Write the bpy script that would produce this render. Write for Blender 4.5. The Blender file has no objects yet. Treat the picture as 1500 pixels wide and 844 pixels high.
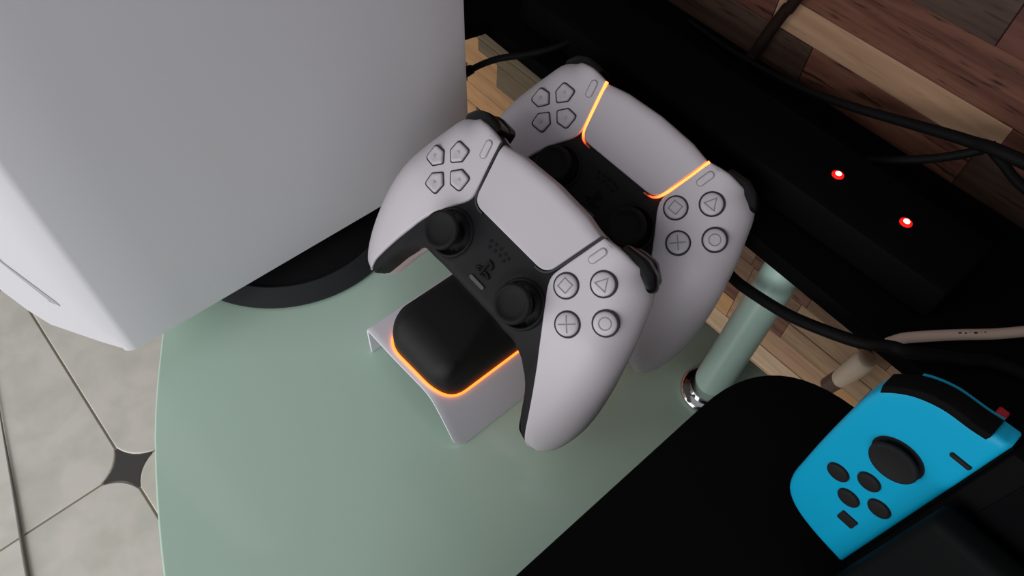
import bpy, bmesh, math, random
import numpy as np
from mathutils import Vector, Matrix
from mathutils.geometry import delaunay_2d_cdt

random.seed(7)
scene = bpy.context.scene
C = scene.collection

# ------------------------------------------------------------------ camera
cam_data = bpy.data.cameras.new('camera')
cam = bpy.data.objects.new('camera', cam_data)
C.objects.link(cam)
RC = Matrix(((0.6609, -0.6336, 0.4022), (0.7490, 0.5239, -0.4056), (0.0463, 0.5693, 0.8208)))
cam.matrix_world = Matrix.Translation((0, 0, 0.40)) @ RC.to_4x4()
cam_data.sensor_width = 36.0
cam_data.lens = 1100.0 / 1500.0 * 36.0
cam_data.clip_start = 0.01
scene.camera = cam

# ------------------------------------------------------------------ world and light
world = bpy.data.worlds.new('world')
scene.world = world
world.use_nodes = True
bg = world.node_tree.nodes['Background']
bg.inputs[0].default_value = (0.93, 0.95, 1.0, 1)
bg.inputs[1].default_value = 0.27

def area(name, loc, target, sx, sy, power, col):
    d = bpy.data.lights.new(name, 'AREA')
    d.shape = 'RECTANGLE'
    d.size = sx
    d.size_y = sy
    d.energy = power
    d.color = col
    o = bpy.data.objects.new(name, d)
    C.objects.link(o)
    o.location = loc
    o.rotation_euler = (Vector(target) - Vector(loc)).to_track_quat('-Z', 'Y').to_euler()
    return o
area('window_light', (-0.50, -1.7, 0.42), (-0.2, 0.15, 0.05), 1.6, 1.65, 20, (1.0, 0.97, 0.96))
area('added_fill_light', (0.72, -1.40, 0.50), (-0.25, 0.15, 0.1), 1.0, 0.9, 9.5, (0.97, 0.97, 1.0))  # added fill to brighten the tall console's side; no known lamp there
scene.view_settings.view_transform = 'Standard'
scene.view_settings.look = 'None'
scene.view_settings.gamma = 1.0
scene.view_settings.exposure = 0.0

# ------------------------------------------------------------------ helpers
def mat(name, col, rough=0.5, spec=0.5, metal=0.0, coat=0.0, emit=None, estr=0.0):
    m = bpy.data.materials.new(name)
    m.use_nodes = True
    p = m.node_tree.nodes['Principled BSDF']
    p.inputs['Base Color'].default_value = (*col, 1)
    p.inputs['Roughness'].default_value = rough
    p.inputs['Specular IOR Level'].default_value = spec
    p.inputs['Metallic'].default_value = metal
    p.inputs['Coat Weight'].default_value = coat
    if emit:
        p.inputs['Emission Color'].default_value = (*emit, 1)
        p.inputs['Emission Strength'].default_value = estr
    return m

def nodes(m):
    return m.node_tree.nodes, m.node_tree.links, m.node_tree.nodes['Principled BSDF']

def bump_noise(m, scale, strength, dist=0.0003):
    N, L, p = nodes(m)
    t = N.new('ShaderNodeTexCoord')
    n = N.new('ShaderNodeTexNoise')
    n.inputs['Scale'].default_value = scale
    n.inputs['Detail'].default_value = 3
    b = N.new('ShaderNodeBump')
    b.inputs['Strength'].default_value = strength
    b.inputs['Distance'].default_value = dist
    L.new(t.outputs['Object'], n.inputs['Vector'])
    L.new(n.outputs['Fac'], b.inputs['Height'])
    L.new(b.outputs['Normal'], p.inputs['Normal'])

M = {}
M['white'] = mat('white_plastic', (0.58, 0.545, 0.585), 0.45, 0.35)
bump_noise(M['white'], 2500, 0.05, 0.0002)
M['white_pad'] = mat('white_touchpad', (0.55, 0.515, 0.555), 0.5, 0.3)
M['console_white'] = mat('matte_white_console', (0.745, 0.745, 0.785), 0.5, 0.35)
M['base_white'] = mat('charger_white', (0.85, 0.83, 0.89), 0.4, 0.4)
M['button'] = mat('pale_button', (0.54, 0.51, 0.545), 0.35, 0.35)
M['symbol'] = mat('grey_symbol', (0.22, 0.22, 0.24), 0.5)
M['mark'] = mat('pale_grey_mark', (0.45, 0.45, 0.47), 0.5)
M['groove'] = mat('dark_groove', (0.03, 0.03, 0.033), 0.5, 0.2)
M['black'] = mat('black_plastic', (0.009, 0.009, 0.0105), 0.6, 0.2)
M['stick'] = mat('black_rubber', (0.009, 0.009, 0.010), 0.7, 0.2)
M['gloss'] = mat('glossy_black', (0.007, 0.007, 0.008), 0.28, 0.35)
M['cap_black'] = mat('charger_black', (0.012, 0.012, 0.0115), 0.55, 0.25)
M['matte'] = mat('matte_black', (0.0035, 0.0035, 0.0037), 0.8, 0.06)
M['shelf'] = mat('black_shelf', (0.003, 0.003, 0.0033), 0.7, 0.05)
M['stand'] = mat('black_stand_shaded', (0.006, 0.006, 0.007), 0.6, 0.15)  # darker copy: the console's shadow on the stand put into the colour
M['stand_rim'] = mat('stand_rim_lit', (0.024, 0.026, 0.029), 0.5, 0.35)  # lighter copy: the light caught by the sloping rim put into the colour
M['logo'] = mat('black_logo', (0.003, 0.003, 0.003), 0.5, 0.15)
M['cable'] = mat('black_cable', (0.005, 0.005, 0.005), 0.6, 0.1)
M['browncable'] = mat('dark_brown_cable', (0.014, 0.007, 0.006), 0.6, 0.15)
M['bar_off'] = mat('unlit_light_bar', (0.02, 0.02, 0.022), 0.3)
M['mute'] = mat('grey_button', (0.09, 0.09, 0.09), 0.5, 0.2)
M['chrome'] = mat('chrome', (0.8, 0.8, 0.8), 0.12, metal=1.0)
M['pole'] = mat('pale_green_tube', (0.60, 0.84, 0.74), 0.35, 0.5)  # one even pale green along the whole tube
M['joy'] = mat('blue_plastic', (0.0, 0.31, 0.52), 0.5, 0.3)
M['rail'] = mat('dark_rail', (0.003, 0.003, 0.0033), 0.7, 0.04)
M['dock'] = mat('dock_black', (0.0050, 0.0055, 0.0058), 0.7, 0.05)
M['screen'] = mat('dark_screen', (0.003, 0.003, 0.0035), 0.35, 0.08)
M['led'] = mat('red_led', (0.3, 0.01, 0.01), 0.3, emit=(1.0, 0.008, 0.006), estr=0.8)
M['led_core'] = mat('hot_led_core', (0.3, 0.1, 0.1), 0.3, emit=(1.0, 0.30, 0.20), estr=7)
M['red_glint'] = mat('dim_red_glint', (0.25, 0.01, 0.02), 0.3, emit=(1.0, 0.02, 0.06), estr=0.05)  # red reflection on the shelf, made as a faint glow
M['glow'] = mat('orange_light_line', (0.5, 0.1, 0.02), 0.4, emit=(1.0, 0.16, 0.018), estr=3.4)
M['whitecable'] = mat('dirty_white_cable', (0.62, 0.48, 0.40), 0.6, 0.2)
M['clip'] = mat('cloudy_plastic', (0.55, 0.45, 0.36), 0.4)
M['clip_brown'] = mat('brown_plastic', (0.07, 0.03, 0.025), 0.4)
M['grey_cable'] = mat('grey_cable', (0.22, 0.22, 0.20), 0.5)

# orange bar of the controller: fades to deep red round its lower corner
def glowbar():
    m = mat('orange_light_bar', (0.5, 0.1, 0.02), 0.4)
    N, L, p = nodes(m)
    a = N.new('ShaderNodeAttribute')
    a.attribute_name = 'fade'
    r = N.new('ShaderNodeValToRGB')
    r.color_ramp.elements[0].position = 0.0
    r.color_ramp.elements[0].color = (0.02, 0.001, 0.001, 1)
    r.color_ramp.elements[1].position = 0.55
    r.color_ramp.elements[1].color = (1.0, 0.21, 0.045, 1)
    e = r.color_ramp.elements.new(0.28)
    e.color = (0.9, 0.09, 0.02, 1)
    L.new(a.outputs['Fac'], r.inputs['Fac'])
    L.new(r.outputs['Color'], p.inputs['Emission Color'])
    p.inputs['Emission Strength'].default_value = 3.6
    return m
M['glowbar'] = glowbar()

def wood(name, col, dark, streak):
    m = mat(name, col, 0.45, 0.3)
    N, L, p = nodes(m)
    t = N.new('ShaderNodeTexCoord')
    oi = N.new('ShaderNodeObjectInfo')
    mp = N.new('ShaderNodeMapping')
    mp.inputs['Scale'].default_value = (9, 60, 130)
    add = N.new('ShaderNodeVectorMath')
    add.operation = 'ADD'
    mul = N.new('ShaderNodeVectorMath')
    mul.operation = 'SCALE'
    mul.inputs[0].default_value = (3, 5, 7)
    L.new(oi.outputs['Random'], mul.inputs['Scale'])
    L.new(t.outputs['Object'], add.inputs[0])
    L.new(mul.outputs[0], add.inputs[1])
    L.new(add.outputs[0], mp.inputs['Vector'])
    n = N.new('ShaderNodeTexNoise')
    n.inputs['Scale'].default_value = 1.0
    n.inputs['Detail'].default_value = 5
    n.inputs['Distortion'].default_value = 0.5
    L.new(mp.outputs[0], n.inputs['Vector'])
    r = N.new('ShaderNodeValToRGB')
    r.color_ramp.elements[0].position = 0.36
    r.color_ramp.elements[0].color = (*dark, 1)
    r.color_ramp.elements[1].position = 0.62
    r.color_ramp.elements[1].color = (*col, 1)
    L.new(n.outputs['Fac'], r.inputs['Fac'])
    mp2 = N.new('ShaderNodeMapping')
    mp2.inputs['Scale'].default_value = (45, 200, 420)
    L.new(add.outputs[0], mp2.inputs['Vector'])
    n2 = N.new('ShaderNodeTexNoise')
    n2.inputs['Scale'].default_value = 1.0
    n2.inputs['Detail'].default_value = 2
    L.new(mp2.outputs[0], n2.inputs['Vector'])
    r2 = N.new('ShaderNodeValToRGB')
    r2.color_ramp.elements[0].position = 0.30
    r2.color_ramp.elements[0].color = (streak, streak, streak, 1)
    r2.color_ramp.elements[1].position = 0.42
    r2.color_ramp.elements[1].color = (1, 1, 1, 1)
    L.new(n2.outputs['Fac'], r2.inputs['Fac'])
    mx = N.new('ShaderNodeMix')
    mx.data_type = 'RGBA'
    mx.blend_type = 'MULTIPLY'
    mx.inputs['Factor'].default_value = 1.0
    L.new(r.outputs['Color'], mx.inputs['A'])
    L.new(r2.outputs['Color'], mx.inputs['B'])
    L.new(mx.outputs['Result'], p.inputs['Base Color'])
    return m
W = {
    'red': wood('reddish_wood', (0.165, 0.072, 0.045), (0.09, 0.033, 0.022), 0.25),
    'darkred': wood('dark_red_and_shade_wood', (0.13, 0.05, 0.035), (0.07, 0.025, 0.018), 0.3),
    'dark': wood('dark_brown_and_shade_wood', (0.065, 0.038, 0.027), (0.035, 0.02, 0.015), 0.5),
    'brown': wood('brown_wood', (0.20, 0.115, 0.07), (0.13, 0.07, 0.042), 0.7),
    'light': wood('light_wood', (0.42, 0.26, 0.162), (0.32, 0.19, 0.115), 0.85),
    'tan': wood('tan_wood', (0.36, 0.235, 0.145), (0.25, 0.155, 0.095), 0.8),
    'pale': wood('pale_wood', (0.58, 0.42, 0.29), (0.45, 0.31, 0.2), 0.85),
    'orange': wood('orange_wood', (0.52, 0.29, 0.135), (0.42, 0.22, 0.10), 0.85),
    'olive': wood('olive_wood', (0.17, 0.125, 0.075), (0.115, 0.08, 0.05), 0.8),
}

def tile_mat():
    m = mat('cream_marble_tile', (0.62, 0.58, 0.52), 0.35)
    N, L, p = nodes(m)
    t = N.new('ShaderNodeTexCoord')
    n = N.new('ShaderNodeTexNoise')
    n.inputs['Scale'].default_value = 22
    n.inputs['Detail'].default_value = 6
    n.inputs['Distortion'].default_value = 0.35
    r = N.new('ShaderNodeValToRGB')
    r.color_ramp.elements[0].position = 0.35
    r.color_ramp.elements[0].color = (0.76, 0.75, 0.66, 1)
    r.color_ramp.elements[1].position = 0.6
    r.color_ramp.elements[1].color = (0.90, 0.86, 0.79, 1)
    L.new(t.outputs['Object'], n.inputs['Vector'])
    L.new(n.outputs['Fac'], r.inputs['Fac'])
    L.new(r.outputs['Color'], p.inputs['Base Color'])
    return m
M['tile'] = tile_mat()
M['inset'] = mat('dark_grey_inset', (0.085, 0.08, 0.075), 0.4)
bump_noise(M['inset'], 300, 0.5)
M['grout'] = mat('grey_grout', (0.33, 0.28, 0.215), 0.8)
M['backing'] = mat('brown_backing', (0.05, 0.03, 0.02), 0.8)
M['glass'] = mat('green_back_painted_glass', (0.60, 0.81, 0.67), 0.08, 0.5)
M['glass_edge'] = mat('glass_edge', (0.36, 0.46, 0.40), 0.25, 0.5)

def link(name, bm, material, parent=None, smooth=True, sharp=None):
    me = bpy.data.meshes.new(name)
    bm.normal_update()
    bm.to_mesh(me)
    bm.free()
    if material:
        me.materials.append(material)
    if smooth:
        for p in me.polygons:
            p.use_smooth = True
        me.set_sharp_from_angle(angle=math.radians(sharp or 38))
    o = bpy.data.objects.new(name, me)
    C.objects.link(o)
    if parent:
        o.parent = parent
    return o

def empty(name, loc=(0, 0, 0)):
    o = bpy.data.objects.new(name, None)
    o.empty_display_size = 0.02
    C.objects.link(o)
    o.location = loc
    return o

def tag(o, label=None, cat=None, group=None, kind=None):
    if label: o['label'] = label
    if cat: o['category'] = cat
    if group: o['group'] = group
    if kind: o['kind'] = kind
    return o

def box(bm, x0, x1, y0, y1, z0, z1, bev=0.0, seg=2):
    r = bmesh.ops.create_cube(bm, size=1.0)
    vs = r['verts']
    for v in vs:
        v.co = Vector((x0 + (v.co.x + .5) * (x1 - x0), y0 + (v.co.y + .5) * (y1 - y0), z0 + (v.co.z + .5) * (z1 - z0)))
    if bev > 0:
        es = list({e for v in vs for e in v.link_edges})
        bmesh.ops.bevel(bm, geom=es, offset=bev, segments=seg, profile=0.5, affect='EDGES')
    return bm

def catmull(pts, n=6, closed=True):
    P = [np.array(p, float) for p in pts]
    out = []
    N = len(P)
    rng = range(N) if closed else range(N - 1)
    for i in rng:
        if closed:
            a, b, c, d = P[i - 1], P[i], P[(i + 1) % N], P[(i + 2) % N]
        else:
            a, b, c, d = P[max(i - 1, 0)], P[i], P[i + 1], P[min(i + 2, N - 1)]
        for k in range(n):
            t = k / n
            out.append(0.5 * ((2 * b) + (c - a) * t + (2 * a - 5 * b + 4 * c - d) * t * t + (-a + 3 * b - 3 * c + d) * t ** 3))
    if not closed:
        out.append(P[-1])
    return [tuple(p) for p in out]

def rounded(pts, r, n=6):
    """polygon with rounded corners; r is one radius or one per corner"""
    out = []
    N = len(pts)
    for i in range(N):
        p = Vector(pts[i]); a = Vector(pts[i - 1]); b = Vector(pts[(i + 1) % N])
        rr = r[i] if isinstance(r, (list, tuple)) else r
        if rr <= 0:
            out.append(tuple(p)); continue
        u = (a - p).normalized(); v = (b - p).normalized()
        ang = u.angle(v)
        d = min(rr / math.tan(ang / 2), (a - p).length * .49, (b - p).length * .49)
        s = p + u * d; e = p + v * d
        for k in range(n + 1):
            t = k / n
            q = s * (1 - t) ** 2 + p * 2 * t * (1 - t) + e * t * t
            # blend quadratic towards a circle-like arc
            out.append(tuple(q))
    return out

def seglen(pts, step, closed=True):
    """resample a polyline so no segment is longer than step"""
    out = []
    N = len(pts)
    for i in range(N if closed else N - 1):
        a = np.array(pts[i]); b = np.array(pts[(i + 1) % N])
        k = max(1, int(math.ceil(np.linalg.norm(b - a) / step)))
        for j in range(k):
            out.append(tuple(a + (b - a) * j / k))
    if not closed:
        out.append(tuple(pts[-1]))
    return out

def dist(P, line, closed=True):
    """distance of points P (n,2) to a polyline"""
    A = np.array(line, float)
    B = np.roll(A, -1, 0)
    if not closed:
        A, B = A[:-1], B[:-1]
    d = B - A
    L2 = (d * d).sum(1) + 1e-12
    best = np.full(len(P), 1e9)
    for a, dd, l in zip(A, d, L2):
        t = np.clip(((P - a) @ dd) / l, 0, 1)
        q = a + t[:, None] * dd
        best = np.minimum(best, np.hypot(P[:, 0] - q[:, 0], P[:, 1] - q[:, 1]))
    return best

def inside(P, poly):
    x, y = P[:, 0], P[:, 1]
    res = np.zeros(len(P), bool)
    N = len(poly)
    for i in range(N):
        x0, y0 = poly[i]; x1, y1 = poly[(i + 1) % N]
        c = ((y0 > y) != (y1 > y)) & (x < (x1 - x0) * (y - y0) / ((y1 - y0) if y1 != y0 else 1e-9) + x0)
        res ^= c
    return res

def triang(outline, step, rings=()):
    """outline points first, then inner grid (and inset rings close to the rim)"""
    poly = outline
    A = np.array(poly)
    x0, y0 = A.min(0); x1, y1 = A.max(0)
    gx, gy = np.meshgrid(np.arange(x0, x1 + step, step), np.arange(y0, y1 + step, step))
    G = np.stack([gx.ravel(), gy.ravel()], 1)
    G = G[inside(G, poly)]
    dmax = max(rings) if rings else 0
    G = G[dist(G, poly) > dmax + step * 0.5]
    extra = []
    for r in rings:
        n = len(poly)
        pts = []
        for i in range(n):
            a = A[i - 1]; b = A[(i + 1) % n]
            t = b - a
            t = t / (np.linalg.norm(t) + 1e-12)
            pts.append(A[i] + r * np.array([-t[1], t[0]]))
        pts = np.array(pts)
        area2 = np.sum(A[:, 0] * np.roll(A[:, 1], -1) - np.roll(A[:, 0], -1) * A[:, 1])
        if area2 < 0:
            pts = 2 * A - pts
        ok = inside(pts, poly) & (dist(pts, poly) > r * 0.9)
        extra.append(pts[ok])
    allp = np.concatenate([A] + extra + [G]) if extra else np.concatenate([A, G])
    n = len(poly)
    edges = [(i, (i + 1) % n) for i in range(n)]
    vs, es, fs, ov, oe, of = delaunay_2d_cdt([Vector((float(p[0]), float(p[1]))) for p in allp], edges, [], 1, 1e-7)
    return np.array([[v.x, v.y] for v in vs]), [list(f) for f in fs], n

def panel(outline, zf, zb, step, rings=(), scale=1.0, bottom=True, flip=False):
    """solid: top surface z=zf(P), wall down to z=zb(P) round the rim, closed underneath"""
    V, F, n = triang(outline, step, rings)
    zt = zf(V)
    bm = bmesh.new()
    vs = [bm.verts.new((p[0] * scale, p[1] * scale, z * scale)) for p, z in zip(V, zt)]
    for f in F:
        a = V[f[0]]; b = V[f[1]]; c = V[f[2]]
        cr = (b[0] - a[0]) * (c[1] - a[1]) - (b[1] - a[1]) * (c[0] - a[0])
        if (cr < 0) != flip:
            f = f[::-1]
        try:
            bm.faces.new([vs[i] for i in f])
        except ValueError:
            pass
    bnd = [e for e in bm.edges if len(e.link_faces) == 1]
    zz = zb(V)
    low = {}
    for e in bnd:
        for v in e.verts:
            if v not in low:
                i = vs.index(v) if False else None
    idx = {v: i for i, v in enumerate(vs)}
    for e in bnd:
        for v in e.verts:
            if v not in low:
                i = idx[v]
                low[v] = bm.verts.new((v.co.x, v.co.y, float(zz[i]) * scale))
    for e in bnd:
        a, b = e.verts
        bm.faces.new((a, b, low[b], low[a]))
    if bottom:
        be = [e for e in bm.edges if len(e.link_faces) == 1]
        bmesh.ops.holes_fill(bm, edges=be, sides=0)
    bmesh.ops.recalc_face_normals(bm, faces=bm.faces)
    return bm

def rnd(d, R, drop):
    """rounded-edge drop for distance d from the rim"""
    t = np.clip(d / R, 0, 1)
    return drop * (1 - np.sqrt(np.clip(1 - (1 - t) ** 2, 0, 1)))

def lathe(profile, n=32, cx=0, cy=0, cz=0, bm=None, scale=1.0, capend=True):
    bm = bm or bmesh.new()
    rows = []
    for r, z in profile:
        if r <= 1e-9:
            rows.append([bm.verts.new(((cx) * scale, (cy) * scale, (cz + z) * scale))])
        else:
            rows.append([bm.verts.new(((cx + r * math.cos(2 * math.pi * k / n)) * scale, (cy + r * math.sin(2 * math.pi * k / n)) * scale, (cz + z) * scale)) for k in range(n)])
    for a, b in zip(rows[:-1], rows[1:]):
        for k in range(n):
            k2 = (k + 1) % n
            if len(a) == 1 and len(b) == 1: continue
            if len(a) == 1: bm.faces.new((a[0], b[k], b[k2]))
            elif len(b) == 1: bm.faces.new((a[k], a[k2], b[0]))
            else: bm.faces.new((a[k], a[k2], b[k2], b[k]))
    for row in (rows[0], rows[-1]):
        if capend and len(row) > 1:
            bm.faces.new(row)
    bmesh.ops.recalc_face_normals(bm, faces=bm.faces)
    return bm

def tube(bm, pts, r, n=10, sub=6, rad=None):
    """smooth tube along points, rad optional radius per control point"""
    P = catmull(pts, sub, closed=False)
    P = [Vector(p) for p in P]
    m = len(P)
    if rad:
        rr = []
        for i in range(m):
            t = i / (m - 1) * (len(rad) - 1)
            k = min(int(t), len(rad) - 2)
            rr.append(rad[k] + (rad[k + 1] - rad[k]) * (t - k))
    else:
        rr = [r] * m
    rows = []
    up = Vector((0.13, 0.21, 0.97)).normalized()
    for i, p in enumerate(P):
        t = (P[min(i + 1, m - 1)] - P[max(i - 1, 0)]).normalized()
        a = t.cross(up)
        if a.length < 1e-4: a = t.cross(Vector((1, 0, 0)))
        a.normalize()
        b = a.cross(t)
        rows.append([bm.verts.new(p + (a * math.cos(2 * math.pi * k / n) + b * math.sin(2 * math.pi * k / n)) * rr[i]) for k in range(n)])
    for a, b in zip(rows[:-1], rows[1:]):
        for k in range(n):
            k2 = (k + 1) % n
            bm.faces.new((a[k], a[k2], b[k2], b[k]))
    bm.faces.new(rows[0]); bm.faces.new(rows[-1])
    bmesh.ops.recalc_face_normals(bm, faces=bm.faces)
    return bm

def copy_tree(o, parent=None):
    c = o.copy()
    C.objects.link(c)
    c.parent = parent
    for ch in list(o.children):
        copy_tree(ch, c)
    return c

const = lambda z: (lambda V: np.full(len(V), float(z)))

# ================================================================== SETTING
FLOOR = -0.45
# floor: grout bed, tiles and dark corner insets as parts
bm = bmesh.new()
box(bm, -1.6, 0.9, -1.6, 0.40, FLOOR - 0.03, FLOOR - 0.0012)
floor = tag(link('floor', bm, M['grout'], smooth=False), 'cream marble tiled floor with dark corner insets', kind='structure')
T = 0.345
OX, OY = -0.5105, -0.0895
cc, arc = 0.0310, 0.0126
def corner(sx, sy):
    # convex rounded corner of a tile seen from the crossing of the joints
    g = 0.0011
    a = np.array([cc, g]); b = np.array([g, cc]); m = np.array([arc, arc]) * 0.98
    ctrl = 2 * m - 0.5 * (a + b)
    pts = []
    for k in range(7):
        t = k / 6
        q = a * (1 - t) ** 2 + ctrl * 2 * t * (1 - t) + b * t * t
        pts.append((q[0] * sx, q[1] * sy))
    return pts
tp = []
c4 = [((0, 0), 1, 1), ((T, 0), -1, 1), ((T, T), -1, -1), ((0, T), 1, -1)]
for (ox, oy), sx, sy in c4:
    pts = corner(sx, sy)
    if sx * sy > 0: pts = pts[::-1]
    tp += [(ox + x, oy + y) for x, y in pts]
def tile_mesh(outline, top, thick, bev):
    bm = bmesh.new()
    lo = [bm.verts.new((x, y, top - thick)) for x, y in outline]
    cx = sum(p[0] for p in outline) / len(outline); cy = sum(p[1] for p in outline) / len(outline)
    mi = [bm.verts.new((x, y, top - bev)) for x, y in outline]
    def ins(p):
        d = Vector((cx - p[0], cy - p[1])); d = d.normalized() * bev * 1.4
        return (p[0] + d.x, p[1] + d.y)
    hi = [bm.verts.new((*ins(p), top)) for p in outline]
    n = len(outline)
    for k in range(n):
        k2 = (k + 1) % n
        bm.faces.new((lo[k], lo[k2], mi[k2], mi[k])); bm.faces.new((mi[k], mi[k2], hi[k2], hi[k]))
    bm.faces.new(hi)
    bmesh.ops.recalc_face_normals(bm, faces=bm.faces)
    return bm
t0 = link('floor_tile', tile_mesh(tp, 0, 0.004, 0.0008), M['tile'], floor, smooth=False)
first = True
for i in range(-3, 3):
    for j in range(-4, 1):
        o = t0 if first else t0.copy()
        if not first: C.objects.link(o); o.parent = floor
        first = False
        o.location = (OX + i * T, OY + j * T, FLOOR)
ip = []
for sx, sy in ((1, 1), (-1, 1), (-1, -1), (1, -1)):
    pts = corner(sx, sy)
    if sx * sy < 0: pts = pts[::-1]
    ip += [(x * 0.97, y * 0.97) for x, y in pts]
i0 = link('tile_inset', tile_mesh(ip, 0, 0.004, 0.001), M['inset'], floor, smooth=False)
first = True
for i in range(-3, 3):
    for j in range(-4, 1):
        o = i0 if first else i0.copy()
        if not first: C.objects.link(o); o.parent = floor
        first = False
        o.location = (OX + i * T, OY + j * T, FLOOR - 0.0005)

# back wall: dark backing with planks as parts
WY = 0.385
bm = bmesh.new()
box(bm, -1.6, 0.9, WY + 0.006, WY + 0.08, FLOOR, 1.9)
wall = tag(link('wall_back', bm, M['backing'], smooth=False), 'wall clad in mixed brown wood planks', kind='structure')
def plank(x0, x1, z0, z1, kind, d=None):
    d = random.uniform(-0.0007, 0.0005) if d is None else d
    g = 0.0001
    bm = bmesh.new()
    box(bm, x0 + g, x1 - g, WY + d, WY + 0.0065, z0 + g, z1 - g, 0.0003, 1)
    return link('wall_plank', bm, W[kind], wall, smooth=False)
rows = [  # z0, z1, [(x-end, wood)...] from x=-0.62
    (-0.225, -0.190, [(-0.40, 'brown'), (-0.15, 'tan'), (0.2, 'light')]),
    (-0.190, -0.156, [(-0.43, 'orange'), (-0.30, 'brown'), (-0.06, 'light'), (0.2, 'tan')]),
    (-0.156, -0.132, [(-0.455, 'orange'), (-0.37, 'brown'), (-0.22, 'tan'), (-0.115, 'pale'), (-0.02, 'pale'), (0.2, 'orange')]),
    (-0.132, -0.108, [(-0.34, 'orange'), (-0.22, 'brown'), (-0.122, 'orange'), (-0.028, 'light'), (0.03, 'orange'), (0.2, 'tan')]),
    (-0.108, -0.086, [(-0.47, 'brown'), (-0.36, 'orange'), (-0.2, 'tan'), (-0.122, 'red'), (-0.091, 'tan'), (-0.075, 'red'), (0.0, 'tan'), (0.2, 'tan')]),
    (-0.086, -0.060, [(-0.425, 'orange'), (-0.33, 'olive'), (-0.18, 'tan'), (-0.12, 'brown'), (-0.075, 'brown'), (0.02, 'tan'), (0.2, 'light')]),
    (-0.060, -0.046, [(-0.452, 'orange'), (-0.3, 'olive'), (-0.123, 'brown'), (-0.071, 'red'), (-0.002, 'brown'), (0.2, 'tan')]),
    (-0.046, -0.012, [(-0.458, 'olive'), (-0.36, 'olive'), (-0.2, 'brown'), (-0.126, 'tan'), (-0.071, 'tan'), (-0.006, 'brown'), (0.2, 'brown')]),
    (-0.012, 0.030, [(-0.45, 'olive'), (-0.2, 'brown'), (0.0, 'tan'), (0.2, 'light')]),
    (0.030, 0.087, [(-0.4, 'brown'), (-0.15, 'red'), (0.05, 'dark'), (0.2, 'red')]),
    (0.087, 0.1265, [(-0.42, 'dark'), (-0.15, 'dark'), (-0.0435, 'red'), (0.03, 'dark'), (0.2, 'red')]),  # left planks take dark wood to paint the shade just above the shelf
    (0.1265, 0.146, [(-0.3, 'dark'), (-0.181, 'darkred'), (-0.036, 'light'), (0.1, 'darkred'), (0.2, 'red')]),  # left end darkened too, carrying that painted wall shade upward
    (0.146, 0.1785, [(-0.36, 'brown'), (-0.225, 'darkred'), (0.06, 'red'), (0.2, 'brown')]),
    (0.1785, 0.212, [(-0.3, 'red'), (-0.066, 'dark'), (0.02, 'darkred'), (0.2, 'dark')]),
    (0.212, 0.245, [(-0.25, 'light'), (-0.05, 'darkred'), (0.2, 'tan')]),
]
for z0, z1, segs in rows:
    x = -0.62
    for xe, k in segs:
        plank(x, xe, z0, z1, k)
        x = xe
for z in (0.245, 0.285, 0.325, 0.365, 0.405):
    x = -0.62 + random.uniform(0, 0.05)
    while x < 0.5:
        w = random.uniform(0.12, 0.28)
        plank(x, min(x + w, 0.52), z, z + 0.04, random.choice(list(W)))
        x += w
for z in (-0.45, -0.405, -0.36, -0.315, -0.27):
    x = -0.62
    while x < 0.5:
        w = random.uniform(0.15, 0.28)
        plank(x, min(x + w, 0.52), z, z + 0.045, random.choice(['brown', 'tan', 'light', 'orange']))
        x += w
for z0, z1 in ((-0.225, -0.156), (-0.156, -0.086), (-0.086, -0.012), (-0.012, 0.087), (0.087, 0.146), (0.146, 0.212), (0.212, 0.245)):
    plank(0.2, 0.52, z0, z1, random.choice(['red', 'brown', 'tan']))

# ================================================================== TELEVISION STAND
GB = 0.276
gp = catmull([(-0.50, 0.20), (-0.475, 0.135), (-0.43, 0.092), (-0.375, 0.055), (-0.3062, 0.011), (-0.248, -0.023), (-0.176, -0.054),
              (-0.10, -0.078), (0.0, -0.098), (0.15, -0.105), (0.3, -0.09), (0.45, -0.04)], 6, closed=False)
gp = gp + [(0.5, 0.1), (0.5, GB), (-0.495, GB)]
tv_stand = tag(empty('glass_stand', (-0.05, 0.1, -0.45)), 'pale green frosted glass stand with bowed front edge on the tiled floor', 'table')
def ch(o, parent):
    o.parent = parent
    o.matrix_parent_inverse = Matrix.Translation(-parent.location)
    return o
bm = panel(gp, const(0.0), const(-0.010), 0.08)
top = ch(link('glass_top', bm, M['glass'], sharp=30), tv_stand)
bev = top.modifiers.new('edge', 'BEVEL'); bev.width = 0.0012; bev.segments = 3; bev.limit_method = 'ANGLE'; bev.angle_limit = math.radians(60)
bm = bmesh.new()
tube(bm, [(-0.40, 0.15, -0.45), (-0.40, 0.15, -0.2), (-0.40, 0.15, -0.010)], 0.02, 20)
l1 = ch(link('leg', bm, M['chrome']), tv_stand)
for x, y in ((0.38, 0.15), (0.0, 0.22)):
    bm = bmesh.new()
    tube(bm, [(x, y, -0.45), (x, y, -0.2), (x, y, -0.010)], 0.02, 20)
    ch(link('leg', bm, M['chrome']), tv_stand)
# upper shelf
a0, a1 = (-0.3145, 0.2735), (0.40, 0.2520)
sp = [a0, a1, (0.40, WY - 0.0012), (-0.56, WY - 0.0012), (-0.56, 0.2500), (-0.3195, 0.2500)]
bm = panel(sp, const(0.1010), const(0.0905), 0.1)
shelf = tag(empty('black_shelf', (0.0, 0.32, 0.095)), 'long black shelf behind the controllers along the wood wall', 'shelf')
ch(link('shelf_board', bm, M['shelf'], smooth=False), shelf)
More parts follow.
